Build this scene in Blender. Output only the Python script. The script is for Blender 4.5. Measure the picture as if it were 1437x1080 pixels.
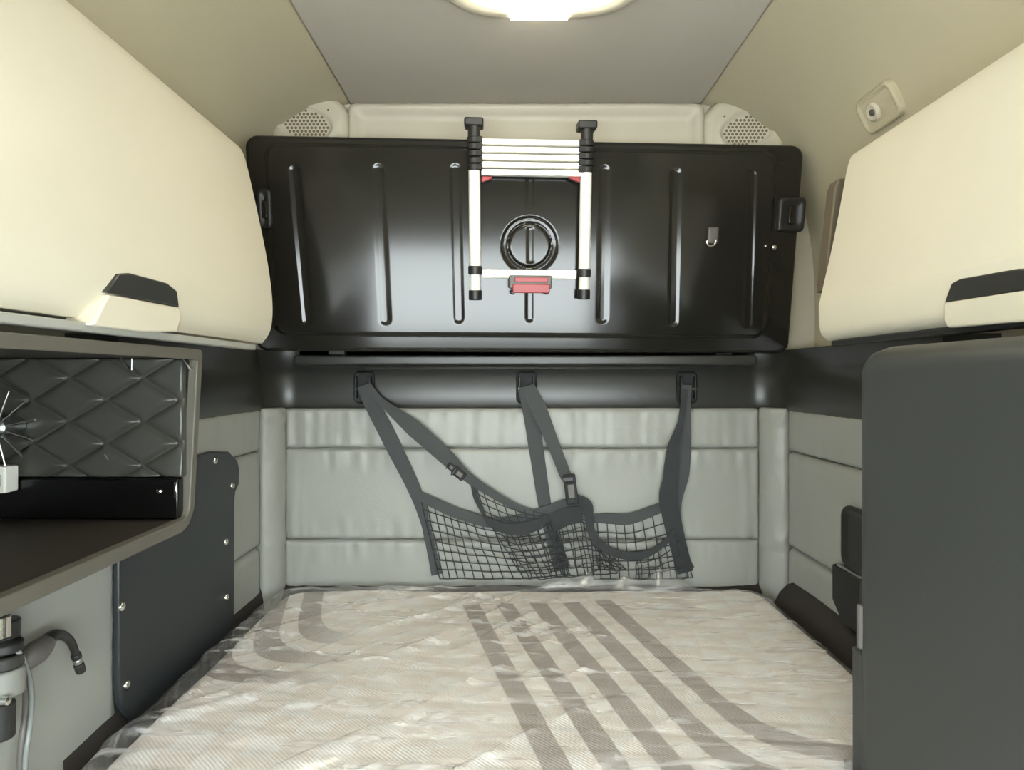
import bpy, bmesh, math, random
from mathutils import Vector, Matrix, noise
random.seed(7)
for o in list(bpy.data.objects):
    bpy.data.objects.remove(o)
SC = bpy.context.scene
COL = SC.collection

# ------------------------------------------------------------------ camera, world, exposure
F = 900.0; CX = 718.5; CY = 530.0; CAMZ = 1.40
cam = bpy.data.cameras.new('camera'); cam_o = bpy.data.objects.new('camera', cam); COL.objects.link(cam_o)
cam_o.location = (0, 0, CAMZ); cam_o.rotation_euler = (math.pi / 2, 0, 0)
cam.sensor_width = 36; cam.lens = F / 1437 * 36; cam.shift_y = -10 / 1437; cam.clip_start = 0.02
SC.camera = cam_o
SC.view_settings.view_transform = 'Standard'; SC.view_settings.look = 'None'
SC.view_settings.gamma = 1; SC.view_settings.use_curve_mapping = False
SC.view_settings.exposure = 0.14
WORLD_STRENGTH = 19.0
LAMP_STRENGTH = 14.5
world = bpy.data.worlds.new('daylight'); SC.world = world; world.use_nodes = True
bgn = world.node_tree.nodes['Background']
bgn.inputs[0].default_value = (0.88, 0.96, 0.97, 1); bgn.inputs[1].default_value = WORLD_STRENGTH

# ------------------------------------------------------------------ helpers
def lin(c):
    return tuple(((x / 255) / 12.92 if x / 255 <= 0.04045 else (((x / 255) + 0.055) / 1.055) ** 2.4) for x in c)

def W(px, py, Y):
    return Vector(((px - CX) / F * Y, Y, CAMZ + (CY - py) / F * Y))

def WX(px, py, X):
    return W(px, py, X * F / (px - CX))

class Frame:
    def __init__(s, o, u, v):
        s.o = Vector(o); s.u = Vector(u).normalized(); v = Vector(v)
        s.v = (v - s.u * v.dot(s.u)).normalized(); s.n = s.u.cross(s.v)
    def p(s, u, v, w=0.0):
        return s.o + s.u * u + s.v * v + s.n * w
    def uv(s, px, py, w=0.0):
        d = Vector(((px - CX) / F, 1, (CY - py) / F)); c = Vector((0, 0, CAMZ))
        o = s.o + s.n * w
        t = (o - c).dot(s.n) / d.dot(s.n)
        q = c + d * t - s.o
        return q.dot(s.u), q.dot(s.v)
    def at(s, px, py, w=0.0):
        u, v = s.uv(px, py, w)
        return s.p(u, v, w)

WORLDF = Frame((0, 0, 0), (1, 0, 0), (0, 1, 0))

class MB:
    def __init__(s): s.v = []; s.f = []
    def add(s, vs, fs):
        b = len(s.v); s.v += [Vector(x) for x in vs]; s.f += [tuple(i + b for i in f) for f in fs]; return s
    def box(s, a, b, fr=WORLDF):
        c = [fr.p(x, y, z) for z in (a[2], b[2]) for y in (a[1], b[1]) for x in (a[0], b[0])]
        return s.add(c, [(0, 2, 3, 1), (4, 5, 7, 6), (0, 1, 5, 4), (2, 6, 7, 3), (0, 4, 6, 2), (1, 3, 7, 5)])
    def prism(s, poly, w0, w1, fr=WORLDF):
        n = len(poly)
        vs = [fr.p(x, y, w0) for x, y in poly] + [fr.p(x, y, w1) for x, y in poly]
        fs = [tuple(reversed(range(n))), tuple(range(n, 2 * n))] + [(i, (i + 1) % n, n + (i + 1) % n, n + i) for i in range(n)]
        return s.add(vs, fs)
    def tube(s, path, r, seg=8, cap=True):
        P = [Vector(p) for p in path]; n = len(P)
        R = r if isinstance(r, (list, tuple)) else [r] * n
        t0 = (P[1] - P[0]).normalized()
        a = t0.orthogonal().normalized(); vs = []; fs = []
        for i in range(n):
            t = (P[min(i + 1, n - 1)] - P[max(i - 1, 0)]).normalized()
            a = (a - t * a.dot(t)).normalized(); b = t.cross(a)
            for k in range(seg):
                q = 2 * math.pi * k / seg
                vs.append(P[i] + (a * math.cos(q) + b * math.sin(q)) * R[i])
        for i in range(n - 1):
            for k in range(seg):
                k2 = (k + 1) % seg
                fs.append((i * seg + k, i * seg + k2, (i + 1) * seg + k2, (i + 1) * seg + k))
        if cap:
            fs.append(tuple(reversed(range(seg)))); fs.append(tuple(range((n - 1) * seg, n * seg)))
        return s.add(vs, fs)
    def ribbon(s, path, width, face=Vector((0, -1, 0)), th=0.002):
        P = [Vector(p) for p in path]; n = len(P)
        Wd = width if isinstance(width, (list, tuple)) else [width] * n
        vs = []; fs = []
        for i in range(n):
            t = (P[min(i + 1, n - 1)] - P[max(i - 1, 0)]).normalized()
            sd = t.cross(face).normalized(); nn = sd.cross(t).normalized()
            h = sd * Wd[i] / 2; k = nn * th / 2
            vs += [P[i] - h - k, P[i] + h - k, P[i] + h + k, P[i] - h + k]
        for i in range(n - 1):
            for k in range(4):
                k2 = (k + 1) % 4
                fs.append((i * 4 + k, i * 4 + k2, i * 4 + 4 + k2, i * 4 + 4 + k))
        fs.append((3, 2, 1, 0)); fs.append(tuple(range(4 * n - 4, 4 * n)))
        return s.add(vs, fs)
    def lathe(s, fr, prof, seg=24, sx=1.0, sy=1.0):
        """prof: (radius, height along fr.n)"""
        vs = []; fs = []; m = len(prof)
        for r, h in prof:
            for k in range(seg):
                q = 2 * math.pi * k / seg
                vs.append(fr.p(r * math.cos(q) * sx, r * math.sin(q) * sy, h))
        for i in range(m - 1):
            for k in range(seg):
                k2 = (k + 1) % seg
                fs.append((i * seg + k, i * seg + k2, (i + 1) * seg + k2, (i + 1) * seg + k))
        fs.append(tuple(reversed(range(seg)))); fs.append(tuple(range((m - 1) * seg, m * seg)))
        return s.add(vs, fs)
    def sweep(s, path, prof, closed_prof=True):
        """path: list of (point xy, inward normal xy); prof: list of (inward offset, z)"""
        m = len(prof); vs = []; fs = []
        for (x, y), (nx, ny) in path:
            for o, z in prof:
                vs.append((x + nx * o, y + ny * o, z))
        rng = m if closed_prof else m - 1
        for i in range(len(path) - 1):
            for k in range(rng):
                k2 = (k + 1) % m
                fs.append((i * m + k, (i + 1) * m + k, (i + 1) * m + k2, i * m + k2))
        if closed_prof:
            fs.append(tuple(range(m))); fs.append(tuple(reversed(range((len(path) - 1) * m, len(path) * m))))
        return s.add(vs, fs)
    def pillow(s, fr, u0, u1, v0, v1, h, base=0.0, rc=0.02, er=0.01, nx=40, ny=20, extra=None, back=True, conc=0.5):
        a = (u1 - u0) / 2; b = (v1 - v0) / 2; cu = (u0 + u1) / 2; cv = (v0 + v1) / 2
        rc = min(rc, a * .999, b * .999)
        vs = []; fs = []
        mp = lambda q: (1 - conc) * q + conc * math.sin(math.pi / 2 * q)
        for j in range(ny + 1):
            for i in range(nx + 1):
                x = a * mp(-1 + 2 * i / nx); y = b * mp(-1 + 2 * j / ny)
                qx = abs(x) - (a - rc); qy = abs(y) - (b - rc)
                if qx > 0 and qy > 0:
                    l = math.hypot(qx, qy)
                    if l > rc:
                        x = math.copysign(a - rc + qx * rc / l, x); y = math.copysign(b - rc + qy * rc / l, y)
                        l = rc
                    d = rc - l
                else:
                    d = min(a - abs(x), b - abs(y))
                w = h
                if d < er:
                    k = (er - d) / er; w = h - min(er, h - base) * (1 - math.sqrt(max(0, 1 - k * k)))
                if extra: w += extra(cu + x, cv + y, d)
                vs.append(fr.p(cu + x, cv + y, w))
        n1 = nx + 1
        for j in range(ny):
            for i in range(nx):
                fs.append((j * n1 + i, j * n1 + i + 1, (j + 1) * n1 + i + 1, (j + 1) * n1 + i))
        loop = [i for i in range(nx + 1)] + [j * n1 + nx for j in range(1, ny + 1)] + [ny * n1 + i for i in range(nx - 1, -1, -1)] + [j * n1 for j in range(ny - 1, 0, -1)]
        bi = len(vs)
        for k in loop:
            q = vs[k]; w = (q - fr.o).dot(fr.n)
            vs.append(q - fr.n * (w - base))
        L = len(loop)
        for k in range(L):
            k2 = (k + 1) % L
            fs.append((loop[k2], loop[k], bi + k, bi + k2))
        if back: fs.append(tuple(reversed(range(bi, bi + L))))
        return s.add(vs, fs)

def catmull(pts, n=8):
    P = [Vector(p) for p in pts]; out = []
    for i in range(len(P) - 1):
        p0 = P[max(i - 1, 0)]; p1 = P[i]; p2 = P[i + 1]; p3 = P[min(i + 2, len(P) - 1)]
        for k in range(n):
            t = k / n
            out.append(.5 * ((2 * p1) + (p2 - p0) * t + (2 * p0 - 5 * p1 + 4 * p2 - p3) * t * t + (3 * p1 - p0 - 3 * p2 + p3) * t ** 3))
    out.append(P[-1]); return out

def lerplist(vals, n):
    m = len(vals) - 1; out = []
    for i in range(n):
        t = i / (n - 1) * m; k = min(int(t), m - 1); out.append(vals[k] + (vals[k + 1] - vals[k]) * (t - k))
    return out

def thing(name, label, cat, loc, group=None):
    o = bpy.data.objects.new(name, None); COL.objects.link(o); o.location = loc
    o.empty_display_size = .05
    o['label'] = label; o['category'] = cat
    if group: o['group'] = group
    return o

def wloc(o):
    l = Vector(o.location)
    while o.parent: o = o.parent; l += Vector(o.location)
    return l

def obj(name, mb, mat, parent=None, smooth=None, bevel=0, seg=2, kind=None, label=None, cat=None, group=None, merge=False):
    xs = [p.x for p in mb.v]; ys = [p.y for p in mb.v]; zs = [p.z for p in mb.v]
    org = Vector(((min(xs) + max(xs)) / 2, (min(ys) + max(ys)) / 2, min(zs)))
    me = bpy.data.meshes.new(name)
    me.from_pydata([tuple(p - org) for p in mb.v], [], mb.f); me.update()
    bm = bmesh.new(); bm.from_mesh(me)
    if merge: bmesh.ops.remove_doubles(bm, verts=bm.verts, dist=1e-5)
    bmesh.ops.recalc_face_normals(bm, faces=bm.faces); bm.to_mesh(me); bm.free()
    me.materials.append(mat)
    o = bpy.data.objects.new(name, me); COL.objects.link(o)
    o.location = org - (wloc(parent) if parent else Vector((0, 0, 0)))
    if parent: o.parent = parent
    if bevel:
        m = o.modifiers.new('bevel', 'BEVEL'); m.width = bevel; m.segments = seg; m.limit_method = 'ANGLE'; m.angle_limit = math.radians(35)
        m.harden_normals = False
    if smooth is not None or bevel:
        me.shade_smooth()
        try: me.set_sharp_from_angle(angle=math.radians(smooth or 40))
        except Exception: pass
    if kind: o['kind'] = kind
    if label: o['label'] = label
    if cat: o['category'] = cat
    if group: o['group'] = group
    return o

def copy_at(o, parent, wl):
    c = o.copy(); COL.objects.link(c); c.parent = parent
    c.location = Vector(wl) - (wloc(parent) if parent else Vector((0, 0, 0)))
    return c

def smin(a, b, k):
    h = max(0, min(1, .5 + .5 * (b - a) / k)); return b * (1 - h) + a * h - k * h * (1 - h)

def sstep(a, b, x):
    t = max(0, min(1, (x - a) / (b - a))); return t * t * (3 - 2 * t)

# ------------------------------------------------------------------ materials
def mat(name, rgb, rough=.5, metal=0., spec=.5, var=0., vscale=6., bump=0., bscale=200., stretch=(1, 1, 1), coat=0.):
    m = bpy.data.materials.new(name); m.use_nodes = True; nt = m.node_tree; N = nt.nodes; L = nt.links
    b = N['Principled BSDF']; c = lin(rgb) + (1,)
    b.inputs['Base Color'].default_value = c; b.inputs['Roughness'].default_value = rough
    b.inputs['Metallic'].default_value = metal; b.inputs['Specular IOR Level'].default_value = spec
    if coat: b.inputs['Coat Weight'].default_value = coat; b.inputs['Coat Roughness'].default_value = .08
    tc = N.new('ShaderNodeTexCoord'); mp = N.new('ShaderNodeMapping'); mp.inputs['Scale'].default_value = stretch
    L.new(tc.outputs['Object'], mp.inputs['Vector'])
    nz = N.new('ShaderNodeTexNoise'); nz.inputs['Scale'].default_value = vscale; nz.inputs['Detail'].default_value = 4
    L.new(mp.outputs[0], nz.inputs['Vector'])
    v = max(var, .03)
    mx = N.new('ShaderNodeMix'); mx.data_type = 'RGBA'
    mx.inputs[6].default_value = tuple(x * (1 - v) for x in c[:3]) + (1,); mx.inputs[7].default_value = tuple(min(1, x * (1 + v)) for x in c[:3]) + (1,)
    L.new(nz.outputs['Fac'], mx.inputs[0]); L.new(mx.outputs[2], b.inputs['Base Color'])
    if bump:
        n2 = N.new('ShaderNodeTexNoise'); n2.inputs['Scale'].default_value = bscale; n2.inputs['Detail'].default_value = 3
        L.new(mp.outputs[0], n2.inputs['Vector'])
        bp = N.new('ShaderNodeBump'); bp.inputs['Strength'].default_value = bump; bp.inputs['Distance'].default_value = .004
        L.new(n2.outputs['Fac'], bp.inputs['Height']); L.new(bp.outputs[0], b.inputs['Normal'])
    return m

def emit(name, rgb, strength):
    m = bpy.data.materials.new(name); m.use_nodes = True; N = m.node_tree.nodes; L = m.node_tree.links
    b = N['Principled BSDF']; b.inputs['Base Color'].default_value = lin(rgb) + (1,)
    b.inputs['Emission Color'].default_value = lin(rgb) + (1,); b.inputs['Emission Strength'].default_value = strength
    return m

M = {}
M['cream'] = mat('cream_plastic', (214, 207, 187), .38, bump=.04, bscale=500)
M['cream_trim'] = mat('cream_trim', (198, 190, 171), .45, bump=.05, bscale=400)
M['headliner'] = mat('headliner_fabric', (190, 181, 155), .85, spec=.2, bump=.15, bscale=600)
M['ceil'] = mat('ceiling_fabric', (180, 174, 163), .9, spec=.2, bump=.2, bscale=500)
M['vinyl'] = mat('grey_vinyl', (147, 148, 142), .40, spec=.45, var=.04, bump=.12, bscale=90)
M['black_gloss'] = mat('black_gloss_plastic', (30, 29, 26), .14, spec=.42, bump=.015, bscale=14)
M['black'] = mat('black_plastic', (32, 32, 31), .42, bump=.05, bscale=400)
M['black_matte'] = mat('black_matte', (26, 26, 26), .7, bump=.1, bscale=300)
M['dark_trim'] = mat('dark_trim', (46, 46, 43), .32, bump=.05, bscale=400)
M['plate'] = mat('black_plate', (38, 42, 45), .42, bump=.05, bscale=300)
M['tower'] = mat('charcoal_panel', (57, 59, 58), .45, bump=.06, bscale=500)
M['cubby'] = mat('cubby_frame', (92, 89, 80), .45, bump=.05, bscale=300)
M['cubby_in'] = mat('cubby_inside', (58, 53, 47), .55, bump=.08, bscale=300)
M['quilt'] = mat('quilted_leatherette', (62, 62, 57), .34, bump=.12, bscale=120)
M['gloss_dark'] = mat('glossy_black_strip', (8, 8, 8), .25)
M['carpet'] = mat('dark_brown_rim', (44, 39, 36), .8, bump=.3, bscale=500)
M['alu'] = mat('white_aluminium', (236, 234, 226), .35, metal=.0, spec=.5)
M['chrome'] = mat('chrome', (225, 225, 222), .15, metal=1)
M['steel'] = mat('steel', (170, 172, 170), .3, metal=1)
M['red'] = mat('red_plastic', (158, 56, 60), .4)
M['grey_frame'] = mat('grey_plastic', (88, 84, 80), .45)
M['grey_pale'] = mat('pale_grey_plastic', (160, 160, 152), .5)
M['web'] = mat('grey_webbing', (66, 69, 70), .75, bump=.5, bscale=700)
M['web_dark'] = mat('dark_webbing', (44, 47, 49), .75, bump=.5, bscale=700)
M['net'] = mat('net_cord', (40, 43, 45), .7)
M['white'] = mat('white_plastic', (238, 236, 226), .4)
M['grey_mid'] = mat('mid_grey_plastic', (122, 122, 116), .4)
M['gasket'] = mat('brown_gasket', (98, 88, 72), .6)
M['floor'] = mat('floor_rubber', (50, 48, 46), .7, bump=.2, bscale=150)
M['base'] = mat('bunk_base', (52, 50, 48), .7, bump=.1, bscale=200)
M['cable'] = mat('clear_grey_cable', (120, 124, 122), .25)
M['hole'] = mat('grille_hole', (112, 100, 80), .8)
M['lens'] = emit('lamp_lens', (255, 243, 216), LAMP_STRENGTH)
M['led'] = emit('lamp_led', (255, 246, 225), LAMP_STRENGTH * 2)

def film_material():
    m = bpy.data.materials.new('clear_film'); m.use_nodes = True; nt = m.node_tree; N = nt.nodes; L = nt.links
    for n in list(N): N.remove(n)
    out = N.new('ShaderNodeOutputMaterial'); tr = N.new('ShaderNodeBsdfTransparent'); tr.inputs[0].default_value = (.97, .97, .97, 1)
    gl = N.new('ShaderNodeBsdfGlossy'); gl.inputs['Roughness'].default_value = .16; gl.inputs['Color'].default_value = (1, 1, 1, 1)
    df = N.new('ShaderNodeBsdfDiffuse'); df.inputs[0].default_value = (.95, .95, .96, 1)
    lw = N.new('ShaderNodeLayerWeight'); lw.inputs[0].default_value = .5
    pw = N.new('ShaderNodeMath'); pw.operation = 'POWER'; pw.inputs[1].default_value = 4.0; L.new(lw.outputs['Facing'], pw.inputs[0])
    ad = N.new('ShaderNodeMath'); ad.operation = 'MULTIPLY_ADD'; ad.inputs[1].default_value = .55; ad.inputs[2].default_value = .045; L.new(pw.outputs[0], ad.inputs[0])
    tc = N.new('ShaderNodeTexCoord'); nz = N.new('ShaderNodeTexNoise'); nz.inputs['Scale'].default_value = 14; nz.inputs['Detail'].default_value = 5
    mp = N.new('ShaderNodeMapping'); mp.inputs['Rotation'].default_value = (0, 0, -.75); mp.inputs['Scale'].default_value = (.22, 1.7, 1)
    L.new(tc.outputs['Object'], mp.inputs[0]); L.new(mp.outputs[0], nz.inputs['Vector'])
    bp = N.new('ShaderNodeBump'); bp.inputs['Strength'].default_value = .35; bp.inputs['Distance'].default_value = .012
    L.new(nz.outputs['Fac'], bp.inputs['Height']); L.new(bp.outputs[0], gl.inputs['Normal']); L.new(bp.outputs[0], lw.inputs['Normal'])
    m1 = N.new('ShaderNodeMixShader'); m1.inputs[0].default_value = .12
    rp = N.new('ShaderNodeMapRange'); rp.inputs[1].default_value = .52; rp.inputs[2].default_value = .72; rp.inputs[3].default_value = .06; rp.inputs[4].default_value = .6
    L.new(nz.outputs['Fac'], rp.inputs[0]); L.new(rp.outputs[0], m1.inputs[0])
    L.new(tr.outputs[0], m1.inputs[1]); L.new(df.outputs[0], m1.inputs[2])
    m2 = N.new('ShaderNodeMixShader'); L.new(ad.outputs[0], m2.inputs[0]); L.new(m1.outputs[0], m2.inputs[1]); L.new(gl.outputs[0], m2.inputs[2])
    L.new(m2.outputs[0], out.inputs[0])
    return m
M['film'] = film_material()

def mattress_material(org):
    """woven cover: cream ground, curved taupe bands, small quilting checks"""
    m = bpy.data.materials.new('woven_mattress_cover'); m.use_nodes = True; nt = m.node_tree; N = nt.nodes; L = nt.links
    b = N['Principled BSDF']; b.inputs['Roughness'].default_value = .75; b.inputs['Specular IOR Level'].default_value = .25
    tc = N.new('ShaderNodeTexCoord'); sp = N.new('ShaderNodeSeparateXYZ'); L.new(tc.outputs['Object'], sp.inputs[0])
    def mth(op, a, bb=None, c=None, clamp=False):
        n = N.new('ShaderNodeMath'); n.operation = op; n.use_clamp = clamp
        for i, x in enumerate((a, bb, c)):
            if x is None: continue
            if isinstance(x, (int, float)): n.inputs[i].default_value = x
            else: L.new(x, n.inputs[i])
        return n.outputs[0]
    X = mth('ADD', sp.outputs[0], org.x); Y = mth('ADD', sp.outputs[1], org.y)
    U = mth('ADD', X, mth('MULTIPLY', mth('SUBTRACT', Y, 2.15), .25))
    def bands(u0, y0, n, step, half, k):
        f = mth('SMOOTH_MIN', mth('SUBTRACT', U, u0), mth('SUBTRACT', Y, y0), k)
        g = mth('MULTIPLY', f, -1 / step)                      # 0,1,2.. on band centres
        fr = mth('ABSOLUTE', mth('SUBTRACT', mth('FRACT', mth('ADD', g, .5)), .5))
        on = mth('MULTIPLY', mth('SUBTRACT', half / step, fr), 60, clamp=True)
        lim = mth('MULTIPLY', mth('GREATER_THAN', g, -.5), mth('LESS_THAN', g, n - .5))
        return mth('MULTIPLY', on, lim)
    right = mth('MULTIPLY', bands(.345, 1.33, 5, .118, .031, .30), mth('GREATER_THAN', U, -.62))
    rm = mth('MULTIPLY', right, mth('LESS_THAN', mth('SUBTRACT', Y, mth('MULTIPLY', X, .1)), 2.22))
    left = bands(-.675, 1.92, 3, .122, .036, .24)
    fade = mth('SUBTRACT', 1, mth('MULTIPLY', mth('ADD', X, .66), 4.5, clamp=True))
    left = mth('MULTIPLY', left, fade)
    st = mth('MAXIMUM', rm, left)
    # weave speckle
    nz = N.new('ShaderNodeTexNoise'); nz.inputs['Scale'].default_value = 420; nz.inputs['Detail'].default_value = 1
    L.new(tc.outputs['Object'], nz.inputs['Vector'])
    st2 = mth('MULTIPLY', st, mth('ADD', .72, mth('MULTIPLY', nz.outputs['Fac'], .5)), clamp=True)
    # quilting: checks of two weave shades
    mp = N.new('ShaderNodeMapping'); mp.inputs['Rotation'].default_value = (0, 0, .12); mp.inputs['Scale'].default_value = (1, 1, .01)
    L.new(tc.outputs['Object'], mp.inputs[0])
    ck = N.new('ShaderNodeTexChecker'); ck.inputs['Scale'].default_value = 12.5
    ck.inputs['Color1'].default_value = lin((250, 248, 246)) + (1,); ck.inputs['Color2'].default_value = lin((246, 239, 234)) + (1,)
    L.new(mp.outputs[0], ck.inputs['Vector'])
    mx = N.new('ShaderNodeMix'); mx.data_type = 'RGBA'; L.new(st2, mx.inputs[0]); L.new(ck.outputs['Color'], mx.inputs[6])
    mx.inputs[7].default_value = lin((180, 172, 168)) + (1,)
    L.new(mx.outputs[2], b.inputs['Base Color'])
    bp = N.new('ShaderNodeBump'); bp.inputs['Strength'].default_value = .3; bp.inputs['Distance'].default_value = .002
    wv = N.new('ShaderNodeTexWave'); wv.inputs['Scale'].default_value = 60; wv.inputs['Distortion'].default_value = 1.5; wv.bands_direction = 'DIAGONAL'
    L.new(tc.outputs['Object'], wv.inputs['Vector']); L.new(wv.outputs['Fac'], bp.inputs['Height']); L.new(bp.outputs[0], b.inputs['Normal'])
    return m

# ------------------------------------------------------------------ cab shell (setting)
YB = 2.46; YF = -0.9
def struct(name, mb, m, label, cat, **k):
    return obj(name, mb, m, kind='structure', label=label, cat=cat, **k)

struct('floor', MB().box((-1.3, YF - .05, -.06), (1.35, YB + .1, 0)), M['floor'], 'dark rubber floor of the sleeper cab', 'floor')
struct('ceiling', MB().box((-.62, YF, 2.44), (.725, YB + .06, 2.50)), M['ceil'], 'grey fabric ceiling panel with the lamp in it', 'ceiling', bevel=.012)

def side_wall(pts, xo):
    c = [(p.x, p.y) for p in catmull([(x, z, 0) for x, z in pts[:-2]], 6)] + pts[-2:]
    poly = c + [(xo, 0), (xo, 2.56), (c[0][0], 2.56)]
    # drop duplicate last inner point at floor
    return poly
FY = Frame((0, 0, 0), (1, 0, 0), (0, 0, 1))      # u = x, v = z, n = -y
lw = side_wall([(-.612, 2.452), (-.76, 2.415), (-.90, 2.32), (-.99, 2.17), (-1.04, 1.95), (-1.06, 1.75), (-1.06, 1.47), (-1.2, 1.469), (-1.2, 0.0)], -1.3)
rw = side_wall([(.717, 2.452), (.86, 2.405), (1.0, 2.30), (1.09, 2.15), (1.14, 1.95), (1.16, 1.75), (1.16, 1.47), (1.22, 1.469), (1.22, 0.0)], 1.35)

def wall_with_window(poly, name, label):
    """side wall: full behind the door, with a door-window opening beside the seats"""
    mb = MB()
    mb.prism(poly, -(YB + .06), .0, FY)                   # y from 0 to back
    return struct(name, mb, M['headliner'], label, 'wall', smooth=50)
wall_with_window(lw, 'wall_left', 'beige headliner and side wall above the cubby')
wall_with_window(rw, 'wall_right', 'beige headliner and side wall carrying the small spotlight')
# front of the cab, behind the photographer: windscreen and door windows let the daylight in
fr = MB()
fr.box((-1.3, YF - .05, 0), (1.35, YF, .72)); fr.box((-1.3, YF - .05, 1.50), (1.35, YF, 2.5))
fr.box((-1.3, YF - .05, .72), (-1.08, YF, 1.50)); fr.box((1.13, YF - .05, .72), (1.35, YF, 1.50))
struct('wall_front', fr, M['headliner'], 'front wall of the cab around the windscreen opening', 'wall')
for nm, x0, x1 in (('wall_left_door', -1.3, -1.22), ('wall_right_door', 1.27, 1.35)):
    d = MB()
    d.box((x0, YF, 0), (x1, 0, .80)); d.box((x0, YF, 1.50), (x1, 0, 2.5))
    d.box((x0, YF, .80), (x1, YF + .1, 1.50)); d.box((x0, -.12, .80), (x1, 0, 1.50))
    struct(nm, d, M['dark_trim'], 'cab door with a window opening beside the seats', 'door')
struct('trim_5', MB().box((-1.3, YF, 2.44), (-.62, 0, 2.5)).box((.725, YF, 2.44), (1.35, 0, 2.5)), M['headliner'], 'roof lining over the cab doors', 'trim')

wall_back = struct('wall_back', MB().box((-1.3, YB, 0), (1.35, YB + .08, 2.5)), M['cream_trim'], 'cream rear wall of the cab above the folded bunk', 'wall')
# header moulding between the loudspeakers
hd = MB(); FB = Frame((0, YB, 0), (1, 0, 0), (0, 0, 1))
u0 = FB.uv(487, 0, .05)[0]; u1 = FB.uv(990, 0, .05)[0]
def hdr(u, v, d): return -.030 * sstep(.020, .055, d)
hd.pillow(FB, u0, u1, 2.17, 2.438, .05, 0, .03, .016, 60, 20, hdr)
struct('trim_1', hd, M['cream_trim'], 'cream moulding with sunken panel between the loudspeakers', 'trim', smooth=60)

# ------------------------------------------------------------------ upholstered lining
XL = -.93; XR = 1.018; YR = 2.45
ROWS = [(.40, .7855), (.7870, 1.1325), (1.1340, 1.285)]
def wrinkle(amp, seedv, vert=True):
    def f(u, v, d):
        e = max(0, 1 - d / .10) * min(1, d / .006)
        a = noise.noise(Vector((u * 30, v * 5, seedv))) if vert else noise.noise(Vector((u * 5, v * 38, seedv)))
        b = noise.noise(Vector((u * 4, v * 4, seedv + 9)))
        return amp * (a * e * 1.2 + b * .8)
    return f
FRear = Frame((0, YR, 0), (1, 0, 0), (0, 0, 1))
rear_u = (-.862, .940)
for k, (z0, z1) in enumerate(ROWS):
    mb = MB(); mb.pillow(FRear, rear_u[0], rear_u[1], z0, z1, .022, .004, .010, .018, 220, 40, wrinkle(.007, k * 3.1))
    obj('padding_panel', mb, M['vinyl'], wall_back, smooth=60)
FLs = Frame((XL, 0, 0), (0, 1, 0), (0, 0, 1)); FRs = Frame((XR, 0, 0), (0, -1, 0), (0, 0, 1))
ll = thing('side_lining', 'grey padded lining low on the wall under the black cubby', 'wall lining', (-1.05, 1.4, .02)); ll['kind'] = 'structure'
mb = MB(); mb.pillow(FLs, .25, 1.500, .02, 1.046, .012, -.25, .02, .02, 40, 40, wrinkle(.004, 2.2, False)); obj('padding_panel', mb, M['vinyl'], ll, smooth=60)
for k, (z0, z1) in enumerate(ROWS):
    z0 = .02 if k == 0 else z0
    mb = MB(); mb.pillow(FLs, 1.504, 2.345, z0, z1, .012, -.25, .012, .016, 40, 22, wrinkle(.003, 5 + k)); obj('padding_panel', mb, M['vinyl'], ll, smooth=60)
lr = thing('side_lining', 'grey padded lining on the wall beside the charcoal wardrobe', 'wall lining', (1.15, 1.4, .02)); lr['kind'] = 'structure'
for k, (z0, z1) in enumerate(ROWS):
    z0 = .02 if k == 0 else z0
    mb = MB(); mb.pillow(FRs, -2.345, -1.0, z0, z1, .012, -.18, .012, .016, 60, 22, wrinkle(.003, 15 + k)); obj('padding_panel', mb, M['vinyl'], lr, smooth=60)
def corner_pad(a, b, label):
    a = Vector(a); b = Vector(b); L_ = (b - a).length
    f = Frame((a.x, a.y, 0), (b.x - a.x, b.y - a.y, 0), (0, 0, 1))
    def ex(u, v, d):
        s = u / L_; e = max(0, 1 - min(abs(v - .40 + .0), 9) / .001) * 0
        g = max(0, 1 - abs(v - .80) / .12) + max(0, 1 - abs(v - 1.285) / .09)
        side = abs(s - .5) * 2
        return .020 * math.sin(math.pi * max(0, min(1, s))) + (.016 * g * side * noise.noise(Vector((u * 14, v * 60, 3)))) * min(1, d / .008) + .003 * noise.noise(Vector((u * 30, v * 22, 1)))
    mb = MB(); mb.pillow(f, .002, L_ - .002, .02, 1.288, .014, -.05, .01, .014, 20, 150, ex)
    return obj('corner_pad', mb, M['vinyl'], smooth=60, kind='structure', label=label, cat='corner pad')
corner_pad((XL + .0, 2.350), (rear_u[0] - .006, 2.452), 'tall grey padded corner cushion beside the screwed black plate')
corner_pad((rear_u[1] + .006, 2.452), (XR, 2.350), 'tall grey padded corner cushion near the charcoal wardrobe')

# path around the bunk (plan), with inward normals
def upath(xl, xr, yb, r, y0):
    out = []
    for i in range(40): out.append(((xl, y0 + (yb - r - y0) * i / 40), (1, 0)))
    for i in range(13):
        q = math.pi / 2 * i / 12
        out.append(((xl + r - r * math.cos(q), yb - r + r * math.sin(q)), (math.cos(q), -math.sin(q))))
    for i in range(1, 20): out.append(((xl + r + (xr - xl - 2 * r) * i / 20, yb), (0, -1)))
    for i in range(13):
        q = math.pi / 2 * (1 - i / 12)
        out.append(((xr - r + r * math.cos(q), yb - r + r * math.sin(q)), (-math.cos(q), -math.sin(q))))
    for i in range(1, 41): out.append(((xr, yb - r - (yb - r - y0) * i / 40), (-1, 0)))
    return out
band = MB()
prof = [(-.14, 1.268), (0, 1.268), (.012, 1.276), (.018, 1.30), (.020, 1.34), (.016, 1.40), (.008, 1.432), (.002, 1.445), (.002, 1.504), (-.14, 1.506)]
band.sweep([p for p in upath(XL - .005, XR + .005, 2.462, .12, 1.52)], prof)
struct('trim_2', band, M['dark_trim'], 'dark plastic band running round the bunk above the grey padding', 'trim', smooth=50)
rim = MB()
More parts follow.
